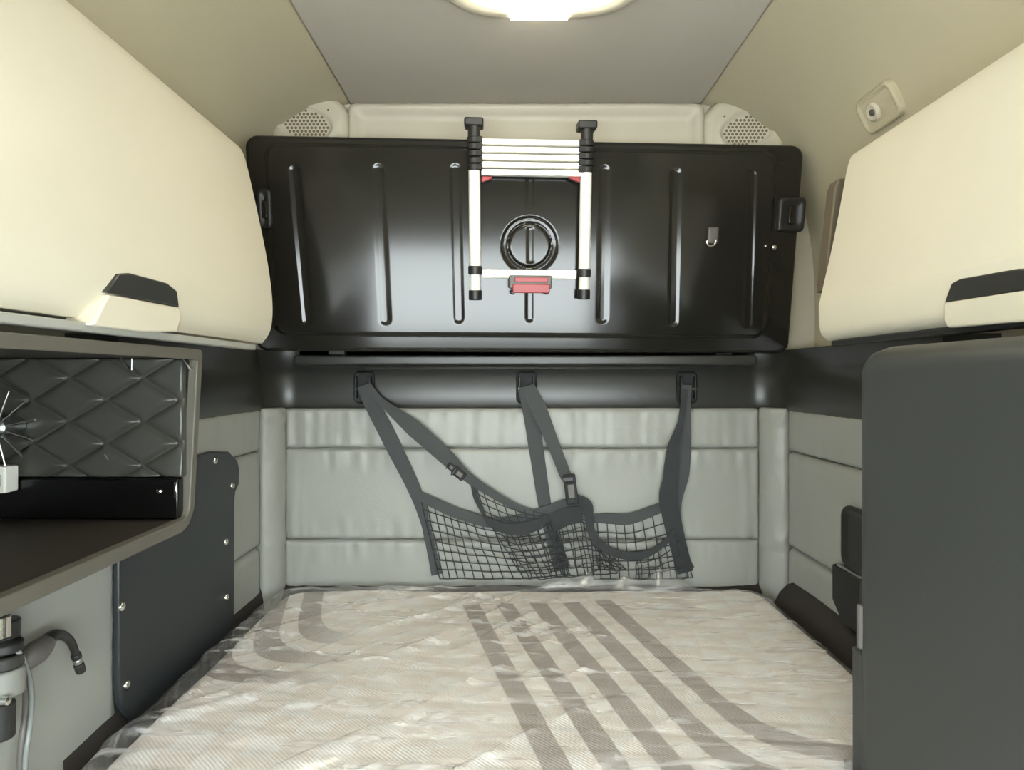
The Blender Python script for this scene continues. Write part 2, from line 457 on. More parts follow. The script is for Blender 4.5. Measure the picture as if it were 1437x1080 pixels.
rim.sweep(upath(XL - .01, XR + .01, 2.46, .09, 1.31), [(-.02, .30), (.085, .30), (.082, .56), (.045, .645), (.02, .672), (-.02, .675)])
for q in rim.v:
    if q.z > .5: q.z -= .045 * max(sstep(2.28, 2.40, q.y), .7 * sstep(-.5, -.8, q.x))
    if q.x < -.8 and q.x > XL: q.x = XL + (q.x - XL) * .4
struct('trim_3', rim, M['carpet'], 'dark brown rim between mattress and padded walls', 'trim', smooth=50)
# ledge behind the bunk and support beam
beam = MB(); beam.box((W(508, 0, 2.36).x, 2.372, 1.430), (W(957, 0, 2.36).x, 2.452, 1.446)); beam.box((-.80, 2.350, 1.446), (.90, 2.455, 1.483))
struct('trim_4', beam, M['dark_trim'], 'dark beam under the folded bunk over the strap brackets', 'trim', bevel=.010, seg=3)

# ------------------------------------------------------------------ lower bunk, mattress, film
bb = MB(); bb.prism([(XL + .085, 1.06), (.664, 1.06), (.664, 1.33), (XR - .085, 1.33), (XR - .085, 2.372), (XL + .085, 2.372)], 0, .455)
obj('bunk_base', bb, M['base'], bevel=.01, label='dark bunk base box under the mattress', cat='bunk base')
ZM = CAMZ - .78
mx0, mx1, my0, my1 = -.838, .922, 1.08, 2.388
FM = Frame((0, 0, 0), (1, 0, 0), (0, 1, 0))
def quilt_top(u, v, d):
    n = noise.noise(Vector((u * 3, v * 3, 4))) * .006
    a = abs(math.sin(math.pi * (u * math.cos(.12) - v * math.sin(.12)) / .08)); b = abs(math.sin(math.pi * (u * math.sin(.12) + v * math.cos(.12)) / .08))
    return n + .0035 * (min(a, b) ** .5 - 1) * min(1, d / .04)
mb = MB(); mb.pillow(FM, mx0, mx1, my0, my1, ZM, .457, .10, .05, 240, 190, quilt_top, conc=.25)
for q in mb.v: q.x = min(q.x, .664 + .3 * sstep(1.300, 1.325, q.y))
mt = obj('mattress', mb, M['base'], smooth=60, label='cream mattress with curved taupe stripes wrapped in clear plastic', cat='mattress')
mt.data.materials[0] = mattress_material(Vector(mt.location))
def ridged(u, v, s, a, b, seedv):
    t = u * .707 + v * .707; c = -u * .707 + v * .707
    w = noise.noise(Vector((u * 3, v * 3, seedv + 5))) * .25
    x = noise.noise(Vector((t * a, (c + w * .25) * b, seedv)))
    return max(0, 1 - abs(x) * s) ** 2
def film_top(u, v, d):
    h = .013 * ridged(u, v, 5, .8, 6.5, 1) + .007 * ridged(u, v, 6, 1.4, 13, 7) + .003 * noise.noise(Vector((u * 9, v * 9, 2)))
    # bunched-up slack along the rear edge
    g = sstep(2.30, 2.40, v) * (sstep(.02, .22, u) * (1 - sstep(.55, .72, u)) * 1.0 + .28 * sstep(-.5, -.3, u) * (1 - sstep(-.05, .1, u)))
    cr = .55 + .45 * noise.noise(Vector((u * 11, v * 9, 8))) + .18 * noise.noise(Vector((u * 31, v * 25, 6)))
    h *= .4 + .6 * sstep(.60, .0, u)
    return h + g * .112 * max(.05, cr)
mb = MB(); mb.pillow(FM, mx0 - .045, mx1 + .012, my0 - .012, my1 + .003, ZM + .006, .50, .11, .052, 230, 190, film_top, back=False, conc=.25)
for q in mb.v: q.x = min(q.x, .672 + .3 * sstep(1.300, 1.325, q.y))
obj('plastic_cover', mb, M['film'], smooth=80, label='wrinkled clear plastic film wrapped over the striped mattress', cat='plastic film')

# ------------------------------------------------------------------ folded upper bunk
TL = W(341, 188, 2.16); TR = W(1131, 203, 2.24); BR = W(1108, 497, 2.355)
FP = Frame(TL + (BR - TR), TR - TL, TR - BR)
PW = (TR - TL).length; PH = (TR - BR).length
def PU(px, py, w=0): return FP.uv(px, py, w)
ribs = []
for (xa, ya, xb, yb_) in ((414, 240, 433, 448), (531, 238, 541, 448), (639, 238, 644, 446), (848, 240, 845, 446), (948, 244, 944, 450), (1054, 246, 1048, 452)):
    a = PU(xa, ya); b = PU(xb, yb_); ribs.append((a, b, .017))
ca = PU(743, 344); rings = ca
ribs.append((PU(744, 250), PU(744, 286), .013)); ribs.append((PU(743, 412), PU(743, 446), .013)); ribs.append((PU(744, 322), PU(744, 366), .011))
def seg_d(u, v, a, b):
    ax, ay = a; bx, by = b; dx = bx - ax; dy = by - ay
    t = max(0, min(1, ((u - ax) * dx + (v - ay) * dy) / (dx * dx + dy * dy)))
    return math.hypot(u - ax - dx * t, v - ay - dy * t)
fu0 = PU(380, 340)[0]; fu1 = PU(1081, 340)[0]; fv0 = PU(740, 470)[1]; fv1 = PU(740, 209)[1]
def emboss(u, v, d):
    w = 0
    # raised field inside the rim
    a = (fu1 - fu0) / 2; b = (fv1 - fv0) / 2; qx = abs(u - (fu0 + fu1) / 2) - a + .04; qy = abs(v - (fv0 + fv1) / 2) - b + .04
    sd = min(max(qx, qy), 0) + math.hypot(max(qx, 0), max(qy, 0)) - .04
    w += .009 * sstep(.006, -.006, sd)
    for a_, b_, r in ribs:
        if abs(u - a_[0]) < .08:
            w -= .0032 * sstep(r + .006, r - .009, seg_d(u, v, a_, b_))
    r = math.hypot(u - ca[0], v - ca[1])
    w -= .006 * sstep(.100, .094, r) - .005 * sstep(.082, .077, r)
    w -= .010 * math.exp(-((r - .076) / .0035) ** 2)
    # shallow pressed dish low on the field
    return w
bunk = thing('folded_bunk', 'glossy black upper bunk folded up against the rear wall', 'bunk', FP.p(PW / 2, 0, -.04))
mb = MB(); mb.pillow(FP, 0, PW, 0, PH, -.004, -.075, .045, .014, 460, 190, emboss, conc=.05)
obj('bunk_shell', mb, M['black_gloss'], bunk, smooth=70)
mb = MB(); mb.pillow(Frame(FP.p(0, 0, -.076), -FP.u, FP.v), -PW + .05, -.05, .06, PH - .04, .018, 0, .05, .016, 20, 10)
obj('bunk_mattress', mb, M['vinyl'], bunk, smooth=60)
# side latches
def latch(pxa, pya, pxb, pyb, side):
    a = PU(pxa, pya); b = PU(pxb, pyb)
    mb = MB(); mb.pillow(FP, min(a[0], b[0]), max(a[0], b[0]), b[1], a[1], .014, -.004, .02, .010, 12, 12, lambda u, v, d: -.010 * sstep(.012, .028, d))
    l = obj('latch', mb, M['black'], bunk, smooth=60)
    c = ((a[0] + b[0]) / 2, (a[1] + b[1]) / 2)
    mb = MB(); mb.pillow(FP, c[0] - .012, c[0] + .012, c[1] - .035, c[1] + .03, .012, .002, .008, .006, 6, 8)
    obj('latch_tab', mb, M['black_gloss'], l, smooth=60)
latch(1092, 276, 1127, 326, 1); latch(360, 264, 384, 322, -1)
# small metal eye plate with ring
e = PU(1000, 330); mb = MB(); mb.pillow(FP, e[0] - .019, e[0] + .019, e[1] - .028, e[1] + .028, .009, .002, .004, .003, 6, 8)
ep = obj('eye_plate', mb, M['grey_frame'], bunk, smooth=60)
c = PU(996, 339); mb = MB(); mb.tube([FP.p(c[0] + .016 * math.cos(t), c[1] + .016 * math.sin(t), .016) for t in [math.pi * (0.9 + 1.2 * i / 14) for i in range(15)]], .0035, 8)
obj('eye_ring', mb, M['chrome'], ep, smooth=60)
first = None
for px, py, r in ((1086, 347, .009), (1074, 345, .006)):
    c = PU(px, py, .004); f = Frame(FP.p(c[0], c[1], .003), FP.u, FP.v)
    mb = MB(); mb.lathe(f, [(r, 0), (r, .004), (r * .8, .007), (r * .35, .008)], 14); obj('screw', mb, M['chrome'], bunk, smooth=60)
# hinge arms down to the beam
for px in (470, 1020):
    c = PU(px, 492); p = FP.p(c[0], .02, -.04)
    obj('hinge_arm', MB().box((p.x - .03, p.y - .015, 1.4835), (p.x + .03, p.y + .02, p.z + .01)), M['black'], bunk, bevel=.004)

# ------------------------------------------------------------------ telescopic ladder hung on the bunk
lad = thing('telescopic_ladder', 'short white telescopic ladder with black collars hung on the folded bunk', 'ladder', FP.p(*PU(743, 420), .04))
LW = .048
FLd = Frame(FP.p(0, 0, LW), FP.u, FP.v)
def LP(px, py): return FLd.uv(px, py)
def rail(xt, xb, ytop, ycap, ycol, yr1, yb, sgn):
    top = LP(xt, ytop); bot = LP(xb, yb)
    A = lambda py: (lambda t: (LP(xt + (xb - xt) * t, py)))((py - ytop) / (yb - ytop))
    def cyl(y0, y1, r, name, m, seg=18, parent=lad):
        a = A(y0); b = A(y1)
        return obj(name, MB().tube([FLd.p(a[0], a[1], 0), FLd.p(b[0], b[1], 0)], r, seg), m, parent, bevel=.003)
    cyl(ycol - 4, yr1 + 3, .0200, 'rail_tube', M['alu'])
    cyl(yr1 + 1, yb - 13, .0185, 'rail_tube', M['alu'])
    cyl(yr1 - 6, yr1 + 6, .0235, 'collar', M['black'])
    # stacked collars, one for each rung
    n = 5; h = (ycol - ycap) / n
    for k in range(n):
        c = cyl(ycap + h * k + .5, ycap + h * (k + 1) - .5, .0245, 'collar', M['black'])
        a = A(ycap + h * (k + .5))
        mb = MB(); mb.box((a[0] + sgn * .016 - .012, a[1] - .010, -.024), (a[0] + sgn * .016 + .012, a[1] + .010, .024), FLd)
        obj('collar_lug', mb, M['black_matte'], c, bevel=.003)
    # head with hook over the bunk edge
    a = A(ytop); mb = MB(); mb.box((a[0] - .032, a[1] - .028, -.05), (a[0] + .032, a[1] + .0, .024), FLd)
    hk = obj('top_hook', mb, M['black'], lad, bevel=.006)
    cyl(ytop + 8, ycap + 2, .021, 'neck', M['black'])
    cyl(yb - 15, yb - 1, .0225, 'foot_cap', M['black'])
    return A
AL = rail(665, 667, 166, 192, 240, 379, 422, 1)
AR = rail(824, 819, 170, 197, 243, 383, 421, -1)
n = 5
for k in range(n):
    a = LP(675 + k * .6, 195.5 + 10.6 * k); b = LP(815 - k * .4, 206.0 + 10.6 * k)
    mb = MB(); mb.pillow(FLd, a[0] - .004, b[0] + .004, b[1] + .0002, a[1] - .0002, .018, -.014, .001, .0025, 10, 10)
    obj('rung', mb, M['alu'], lad, smooth=50)
a = LP(677, 377.5); b = LP(808, 391.5)
mb = MB(); mb.pillow(FLd, a[0], b[0], b[1], a[1], .018, -.014, .004, .004, 10, 6); obj('rung', mb, M['alu'], lad, smooth=50)
for x0, x1 in ((676, 691), (798, 813)):
    a = LP(x0, 248); b = LP(x1, 254)
    s = 1 if x0 < 700 else -1
    ux0, ux1 = (a[0], b[0]) 
    poly = [(ux0, a[1]), (ux1, a[1]), (ux1, a[1] - .006), (ux0, b[1] - .006)] if s == 1 else [(ux0, a[1]), (ux1, a[1]), (ux1, b[1] - .006), (ux0, a[1] - .006)]
    obj('release_tab', MB().prism(poly, -.008, .012, FLd), M['red'], lad, bevel=.002, label='red release tab')
a = LP(714, 386); b = LP(773, 405)
mb = MB(); mb.box((a[0], b[1], -.02), (b[0], a[1], .030), FLd); cl = obj('clip', mb, M['grey_frame'], lad, bevel=.004)
a = LP(722, 389); b = LP(768, 396)
obj('clip_pad', MB().box((a[0], b[1], .028), (b[0], a[1], .034), FLd), M['red'], cl, bevel=.002, label='red clip pad')
a = LP(719, 398); b = LP(770, 411)
obj('clip_pad', MB().box((a[0], b[1], .020), (b[0], a[1], .040), FLd), M['red'], cl, bevel=.003, label='red clip pad')
for px in (719, 766):
    c = LP(px, 410); mb = MB(); mb.lathe(Frame(FLd.p(c[0], c[1], -.005), FP.u, FP.v), [(.008, 0), (.008, .03), (.005, .034)], 12); obj('clip_stud', mb, M['black'], cl, smooth=50)

# ------------------------------------------------------------------ corner loudspeakers
def speaker(cx, cy, x0, x1, y0, y1, gx, gy, ex, label, sgn):
    f = Frame((0, YB - .0, 0), (1, 0, 0), (0, 0, 1))
    a = f.uv(x0, y0, .06); b = f.uv(x1, y1, .06)
    t = thing('corner_speaker', label, 'speaker', f.p((a[0] + b[0]) / 2, b[1], .02), 'round corner loudspeakers over the folded bunk')
    g = f.uv(gx, gy, .06); rx = .098; ry = .060; til = -.22 * sgn
    def el(u, v):
        x = (u - g[0]) * math.cos(til) + (v - g[1]) * math.sin(til); y = -(u - g[0]) * math.sin(til) + (v - g[1]) * math.cos(til)
        return math.hypot(x / rx, y / ry)
    def dish(u, v, d):
        e = el(u, v)
        return -.010 * sstep(1.06, .92, e) + .006 * math.exp(-((e - 1.12) / .10) ** 2)
    mb = MB(); mb.pillow(f, a[0], b[0], b[1], a[1], .06, 0, .085, .035, 60, 50, dish)
    obj('speaker_housing', mb, M['cream_trim'], t, smooth=60)
    mb = MB(); st = .0150
    ff = Frame((0, YB, 0), (1, 0, 0), (0, 0, 1))
    for j in range(-8, 9):
        for i in range(-10, 11):
            u = g[0] + (i + (j % 2) * .5) * st; v = g[1] + j * st * .866
            if el(u, v) < .90:
                fr_ = Frame(ff.p(u, v, .0495), (1, 0, 0), (0, 0, 1))
                mb.lathe(fr_, [(.0054, 0), (.0054, .0012)], 8)
    obj('grille_holes', mb, M['hole'], t, kind='stuff')
    mb = MB(); q = f.uv(gx + sgn * 33, gy - 18, .055); mb.lathe(Frame(f.p(q[0], q[1], .055), (1, 0, 0), (0, 0, 1)), [(.004, 0), (.004, .006)], 8)
    obj('pin', mb, M['hole'], t)
speaker(430, 170, 379, 487, 132, 232, 428, 173, 0, 'round cream loudspeaker in the corner above the cabinet with bottom strip', 1)
speaker(1050, 180, 990, 1103, 138, 240, 1049, 182, 0, 'round cream loudspeaker in the corner nearest the small spotlight', -1)

# ------------------------------------------------------------------ overhead cabinets
def cabinet(name, label, profile, xwall, ye, y0, s):
    """profile: list of (x, z) of the front from top to bottom"""
    pc = [(p.x, p.y) for p in catmull([(x, z, 0) for x, z in profile], 7)]
    t = thing(name, label, 'cabinet', ((profile[0][0] + xwall) / 2, (ye + y0) / 2, profile[-1][1]))
    inner = [(x - s * .035, z) for x, z in reversed(pc)]      # s=+1: front faces +x (left cabinet)
    door = MB(); door.prism(pc + inner, -ye, -y0, FY)
    obj('door', door, M['cream'], t, bevel=.016, seg=4, smooth=60)
    cz0 = profile[-1][1] + .012; cz1 = profile[0][1] - .02
    back = [(x - s * .037, max(cz0, min(cz1, z))) for x, z in pc] + [(xwall, cz0), (xwall, cz1)]
    obj('carcass', MB().prism(back, -(ye - .02), -(y0 + .01), FY), M['cream_trim'], t, bevel=.004)
    return t
YL = 1.90
pl = [W(336, 206, YL), W(345, 226, YL), W(362, 300, YL), W(376, 370, YL), W(382.5, 425, YL), W(380, 462, YL), W(368, 482, YL)]
cabL = cabinet('overhead_cabinet', 'cream overhead cabinet above the black cubby with pale strip below', [(p.x, p.z) for p in pl], -.985, YL, .30, 1)
YRc = 1.75
pr = [W(1195, 218, YRc), W(1188, 240, YRc), W(1171, 330, YRc), W(1152, 415, YRc), W(1149, 430, YRc), W(1151, 465, YRc), W(1162, 478, YRc)]
cabR = cabinet('overhead_cabinet', 'cream overhead cabinet above the charcoal wardrobe', [(p.x, p.z) for p in pr], 1.085, YRc, .30, -1)
def handle(cab, X, s, pts_slot, pts_lip):
    f = Frame((X, 0, 0), (0, s, 0), (0, 0, 1))
    sl = [f.uv(*p) for p in pts_slot]; lp = [f.uv(*p) for p in pts_lip]
    if sum(a[0] * b[1] - b[0] * a[1] for a, b in zip(sl, sl[1:] + sl[:1])) < 0: sl.reverse()
    if sum(a[0] * b[1] - b[0] * a[1] for a, b in zip(lp, lp[1:] + lp[:1])) < 0: lp.reverse()
    h = obj('handle', MB().prism(lp, -.05, .004, f), M['cream'], cab, bevel=.004, seg=3, smooth=50)
    obj('grip_recess', MB().prism(sl, -.05, .0045, f), M['dark_trim'], h, bevel=.003, label='black grip recess')
xl = pl[4].x; 
handle(cabL, xl + .001, 1, [(146, 410), (163, 384), (180, 383), (232, 397), (246, 408), (249, 431)], [(150, 413), (249, 431), (252, 445), (246, 466), (205, 466), (127, 456)])
xr = pr[4].x
handle(cabR, xr - .001, -1, [(1328, 424), (1338, 397), (1350, 391), (1430, 377), (1470, 376), (1490, 400)], [(1327, 424), (1327, 450), (1332, 460), (1500, 446), (1500, 398)])
# pale strip along the bottom of the left cabinet
a = WX(0, 455, -.716); 
mb = MB(); mb.box((-.745, .31, 1.478), (-.718, 1.80, 1.494)); obj('bottom_strip', mb, M['grey_pale'], cabL, bevel=.003, label='pale grey strip')
mb = MB(); mb.box((.845, .31, 1.484), (.872, 1.70, 1.4985)); obj('bottom_strip', mb, M['black'], cabR, bevel=.003)  # black strip stands in for the shadow beneath the right cabinet
# dark gasket at the rear end of the right cabinet
f = Frame((0, 1.80, 0), (1, 0, 0), (0, 0, 1))
g = [f.uv(*p) for p in ((1157, 408), (1160, 372), (1172, 262), (1177, 250), (1196, 249), (1196, 300), (1172, 408))]
obj('end_gasket', MB().prism(list(reversed(g)), -.05, 0, f), M['gasket'], cabR, bevel=.004, label='dark brown gasket')

# ------------------------------------------------------------------ left cubby
XO = -.738; YE = 1.50
zt = 1.468; zb = 1.052
cub = thing('open_cubby', 'open black cubby with quilted end wall and grey rim', 'cubby', (-.95, 1.05, zb))
fr_out = [(.45, zb), (YE - .035, zb), (YE - .012, zb + .01), (YE, zb + .035), (YE, zt - .012), (YE - .012, zt), (.45, zt)]
# rim as a frame: outer outline minus opening, built from four swept strips
FO = Frame((XO + .004 - .055 * 1.25, 0, 0), (0, 1, 0), (.055, 0, 1))
def strip(poly, w0, w1, name, m, b=.003): return obj(name, MB().prism(poly, w0, w1, FO), m, cub, bevel=b, seg=3)
oy1 = YE - .022; oz0 = zb + .028; oz1 = zt - .024
rimL = MB()
outer = [(.45, zb), (YE - .05, zb), (YE - .02, zb + .012), (YE, zb + .045), (YE, zt - .01), (YE - .01, zt), (.45, zt)]
inner = [(.48, oz0), (oy1 - .022, oz0), (oy1 - .008, oz0 + .006), (oy1, oz0 + .022), (oy1, oz1 - .004), (oy1 - .004, oz1), (.48, oz1)]
N_ = len(outer)
vs = [FO.p(x, y, 0) for x, y in outer] + [FO.p(x, y, 0) for x, y in inner] + [FO.p(x, y, -.44) for x, y in outer] + [FO.p(x, y, -.02) for x, y in inner]
fs = []
for i in range(N_):
    j = (i + 1) % N_
    fs += [(i, j, N_ + j, N_ + i), (i, 2 * N_ + i, 2 * N_ + j, j), (N_ + i, N_ + j, 3 * N_ + j, 3 * N_ + i)]
rimL.add(vs, fs)
obj('rim', rimL, M['cubby'], cub, bevel=.003, seg=3)
obj('shelf_floor', MB().box((-1.185, .46, zb + .004), (XO - .008, YE - .02, oz0 - .002)), M['cubby_in'], cub)
obj('shelf_roof', MB().box((-1.185, .46, oz1 + .002), (XO - .008, YE - .02, zt - .004)), M['cubby_in'], cub)
obj('back_panel', MB().box((-1.195, .46, zb + .004), (-1.180, YE - .02, zt - .004)), M['cubby_in'], cub)
FE = Frame((0, YE - .022, 0), (1, 0, 0), (0, 0, 1))
zq = FE.uv(0, 668)[1]
dia = .105
def quilt(u, v, d):
    a = (u * .62 + (v - 1.3) * 1.05) / dia; b = (u * .62 - (v - 1.3) * 1.05) / dia
    fa = abs((a % 1) - .5) * 2; fb = abs((b % 1) - .5) * 2       # 1 at seams
    s = max(fa, fb)
    return .013 * (1 - s ** 6) + .003 * noise.noise(Vector((u * 16, v * 16, 3))) * (1 if d > .004 else 0)
mb = MB(); mb.pillow(FE, -1.178, XO - .012, zq, oz1, .006, 0, .004, .006, 150, 90, quilt)
obj('quilted_panel', mb, M['quilt'], cub, smooth=80, label='black diamond-quilted end panel')
obj('lower_strip', MB().box((-1.178, 1.452, oz0), (XO - .018, YE - .022, zq - .002)), M['gloss_dark'], cub, bevel=.004)
# small metal fittings on the strip and clips at the panel's edge
f2 = Frame((0, 1.452, 0), (1, 0, 0), (0, 0, 1))
c = f2.uv(224, 689); mb = MB(); mb.lathe(Frame(f2.p(c[0], c[1]), (1, 0, 0), (0, 0, 1)), [(.006, 0), (.006, .003), (.003, .005)], 12); obj('screw', mb, M['chrome'], cub, smooth=50)
a = f2.uv(245, 676); b = f2.uv(249, 699); obj('metal_tab', MB().box((a[0], b[1], 0), (b[0], a[1], .004), f2), M['chrome'], cub, bevel=.001)
for pa, pb in (((169, 502), (182, 520)), ((185, 503), (185, 519)), ((257, 503), (267, 519)), ((147, 637), (152, 645))):
    u, v = FE.uv(*pa, .021); u2, v2 = FE.uv(*pb, .021)
    obj('cord_clip', MB().tube([FE.p(u, v, .021), FE.p(u2, v2, .021)], .0022, 8), M['steel'], cub, smooth=50)
# spoked metal hub and white plug box standing in the cubby
hub = thing('spoked_hub', 'bright metal hub with thin spokes inside the cubby', 'fan guard', FE.p(*FE.uv(0, 640, .09), .09))
fh = Frame(FE.p(0, 0, .075), (1, 0, 0), (0, 0, 1))
c = fh.uv(-4, 600); fc = Frame(fh.p(c[0], c[1]), (1, 0, 0), (0, 0, 1))
mb = MB(); mb.lathe(fc, [(.022, -.055), (.022, .006), (.014, .012), (.005, .014)], 24); obj('hub_cap', mb, M['steel'], hub, smooth=50)
for k in range(12):
    q = math.radians(12 + 30 * k); r1 = .085
    obj('spoke', MB().tube([fc.p(.020 * math.cos(q), .020 * math.sin(q), .004), fc.p(r1 * math.cos(q), r1 * math.sin(q), .0)], .0026, 8), M['chrome'], hub, smooth=50)
pb_ = thing('plug_box', 'small white plug box on the cubby floor strip', 'plug box', FE.p(*FE.uv(0, 690, .05), .05))
f3 = Frame((0, 1.43, 0), (1, 0, 0), (0, 0, 1))
a = f3.uv(-26, 653); b = f3.uv(17, 690)
obj('box_body', MB().box((a[0], b[1], -.02), (b[0], a[1], .02), f3), M['white'], pb_, bevel=.004)
a = f3.uv(-10, 664); b = f3.uv(12, 680)
obj('socket_face', MB().box((a[0], b[1], .02), (b[0], a[1], .023), f3), M['grey_pale'], pb_, bevel=.001)

# ------------------------------------------------------------------ screwed black plate on the left lining
FPl = Frame((XL + .020, 0, 0), (0, 1, 0), (0, 0, 1))
pp = [(1.506, 1.17), (1.506, 1.044), (1.467, 1.044), (1.467, .68), (1.478, .64), (1.50, .61), (1.54, .57), (2.075, .57), (2.078, 1.00), (2.085, 1.03), (2.112, 1.05), (2.116, 1.10), (2.10, 1.13), (2.04, 1.165), (1.92, 1.18)]
plate = thing('cover_plate', 'black plate screwed to the grey lining beside the mattress', 'cover plate', (XL + .02, 1.8, .59))
obj('plate_sheet', MB().prism(pp, -.004, .012, FPl), M['plate'], plate, bevel=.005, seg=3)
sc0 = None
for px, py in ((302, 646), (326, 681), (317, 760), (318, 838), (171, 851), (178, 961)):
    u, v = FPl.uv(px, py, .013); u = min(u, 2.105 if py < 700 else 2.07)
    if sc0 is None:
        mb = MB(); mb.lathe(Frame(FPl.p(u, v, .011), FPl.u, FPl.v), [(.011, 0), (.011, .003), (.008, .007), (.002, .008)], 14)
        sc0 = obj('screw', mb, M['chrome'], plate, smooth=50); base0 = wloc(sc0) - FPl.p(u, v, .011)
    else: copy_at(sc0, plate, FPl.p(u, v, .011) + base0)

# ------------------------------------------------------------------ gooseneck lamp, valve and hose under the cubby
XG = XL + .055
def G(px, py, dx=0.): return WX(px, py, XG + dx)
gl = thing('gooseneck_lamp', 'small black gooseneck reading lamp on the lining under the cubby', 'lamp', G(30, 930))
mb = MB(); mb.tube(catmull([G(24, 938, -.02), G(36, 926), G(52, 914), G(64, 903), G(70, 898)], 5), lerplist([.012, .020, .022, .017, .011], 21), 16); obj('lamp_base', mb, M['grey_frame'], gl, smooth=60)
path = catmull([G(62, 906), G(70, 895), G(80, 890.5), (G(92, 893)), G(101, 903), G(106, 917), G(109, 928)], 6)
mb = MB(); mb.tube(path, lerplist([.017, .0125, .0105, .0085, .0075, .007, .007], len(path)), 14); obj('neck', mb, M['black'], gl, smooth=60)
for k, (a, b, r, m) in enumerate((((106, 917), (108, 923), .0095, 'black'), ((108, 924), (110, 930), .0085, 'steel'), ((110, 931), (114, 942), .0095, 'black'))):
    obj('lamp_head', MB().tube([G(*a), G(*b)], r, 14), M[m], gl, bevel=.002)
va = thing('air_valve', 'black and pale grey valve mounted under the cubby rim', 'valve', G(8, 1035))
def vcyl(x, y0, y1, r, name, m, dx=0): return obj(name, MB().tube([G(x, y0, dx), G(x, y1, dx)], r, 20), M[m], va, bevel=.004)
vcyl(3, 862, 896, .013, 'rod', 'chrome'); vcyl(8, 868, 902, .022, 'sleeve', 'black', -.015); vcyl(8, 899, 914, .026, 'collar', 'black'); vcyl(8, 917, 936, .027, 'collar', 'dark_trim')
vcyl(7, 936, 974, .030, 'valve_body', 'grey_mid'); vcyl(10, 934, 970, .029, 'body_clamp', 'black', -.012); vcyl(2, 984, 1036, .020, 'outlet', 'black')
f = Frame(G(2, 983, .02), (0, 1, 0), (0, 0, 1)); mb = MB(); mb.lathe(f, [(.007, 0), (.007, .012), (.003, .014)], 12); obj('screw', mb, M['chrome'], va, smooth=50)
hs = MB(); hs.tube(catmull([G(22, 908, .02), G(32, 925, .02), G(41, 950, .01), G(45, 978, .0), G(42, 1020, 0), G(36, 1065, 0), G(34, 1130, 0)], 7), .0045, 12)
hose = thing('cable_pair', 'pair of thin grey cables hanging from the valve', 'cable', G(34, 1130))
obj('cable', hs, M['cable'], hose, smooth=60)
hs = MB(); hs.tube(catmull([G(27, 940, -.01), G(36, 965, -.01), G(36, 1000, -.01), G(30, 1050, -.01), G(26, 1130, -.01)], 7), .006, 12); obj('cable', hs, M['grey_frame'], hose, smooth=60)

# ------------------------------------------------------------------ right wardrobe
XT = .681; YT = 1.283
FT = Frame((XT, 0, 0), (0, -1, 0), (0, 0, 1))
wd = thing('wardrobe', 'tall charcoal wardrobe with rounded top corner beside the mattress', 'wardrobe', (.93, .85, 0))
zt_w = FT.uv(1230, 485)[1]
mb = MB(); mb.pillow(FT, -YT, -.35, .02, zt_w, 0, -.05, .06, .045, 70, 110, None, conc=.0)
obj('door', mb, M['tower'], wd, smooth=60)
obj('body', MB().box((XT + .05, .36, .0), (1.19, YT + .0, zt_w - .006)), M['tower'], wd, bevel=.03, seg=4)
a = FT.uv(1211, 852); mb = MB(); p0 = FT.p(-YT + .03, FT.uv(1211, 850)[1], .000); p1 = FT.p(-YT + .03, FT.uv(1211, 912)[1], .000)
obj('hinge_pin', MB().tube([p0, p1], .007, 14), M['grey_frame'], wd, bevel=.003)
mb = MB(); mb.box((XT + .004, YT - .04, .05), (XT + .05, YT + .012, FT.uv(1205, 915)[1])); obj('hinge_post', mb, M['tower'], wd, bevel=.006)

# ------------------------------------------------------------------ black wall catch on the right lining
FC = Frame((XR - .014, 0, 0), (0, -1, 0), (0, 0, 1))
wc = thing('wall_catch', 'black two-part wall catch on the padding behind the wardrobe', 'catch', FC.p(*FC.uv(1195, 855)))
a = FC.uv(1186, 706); b = FC.uv(1186, 793)
mb = MB(); mb.pillow(FC, a[0], a[0] + .15, b[1] , a[1], .018, 0, .035, .012, 14, 14, lambda u, v, d: -.010 * sstep(.012, .022, d)); obj('catch_plate', mb, M['black'], wc, smooth=60)
a = FC.uv(1183, 790); zlow = FC.uv(1183, 840)[1]; zlow2 = zlow - .05
poly = [(a[0], a[1]), (a[0], zlow), (a[0] + .06, zlow2), (a[0] + .16, zlow2), (a[0] + .16, a[1])]
obj('catch_block', MB().prism(poly, 0, .035, FC), M['black_matte'], wc, bevel=.006)
obj('catch_bar', MB().box((a[0] + .02, a[1] - .004, .02), (a[0] + .15, a[1] + .006, .030), FC), M['steel'], wc, bevel=.002)

# ------------------------------------------------------------------ spotlight on the right headliner
sp_c = Vector((1.051, 1.86, 2.175))
un = Vector((-.90, -.0, -.435)).normalized()
fs_ = Frame(sp_c + un * -.022, (0, -1, 0), Vector((-.435, 0, .90)))
sl = thing('spot_light', 'small cream spotlight set in the headliner above the wardrobe side', 'spotlight', sp_c)
mb = MB(); mb.pillow(fs_, -.088, .088, -.055, .055, .016, -.02, .03, .008, 30, 20, lambda u, v, d: -.006 * sstep(.010, .016, d)); obj('bezel', mb, M['headliner'], sl, smooth=60)
fq = Frame(fs_.p(-.02, .0, .010), fs_.u, fs_.v)
mb = MB(); mb.lathe(fq, [(.028, 0), (.028, .006), (.022, .010), (.014, .006), (.010, .006)], 24); obj('eyeball', mb, M['cream_trim'], sl, smooth=60)
mb = MB(); mb.lathe(Frame(fq.p(0, 0, .006), fs_.u, fs_.v), [(.010, 0), (.010, .004), (.006, .006)], 16); obj('bulb_lens', mb, M['grey_frame'], sl, smooth=60)

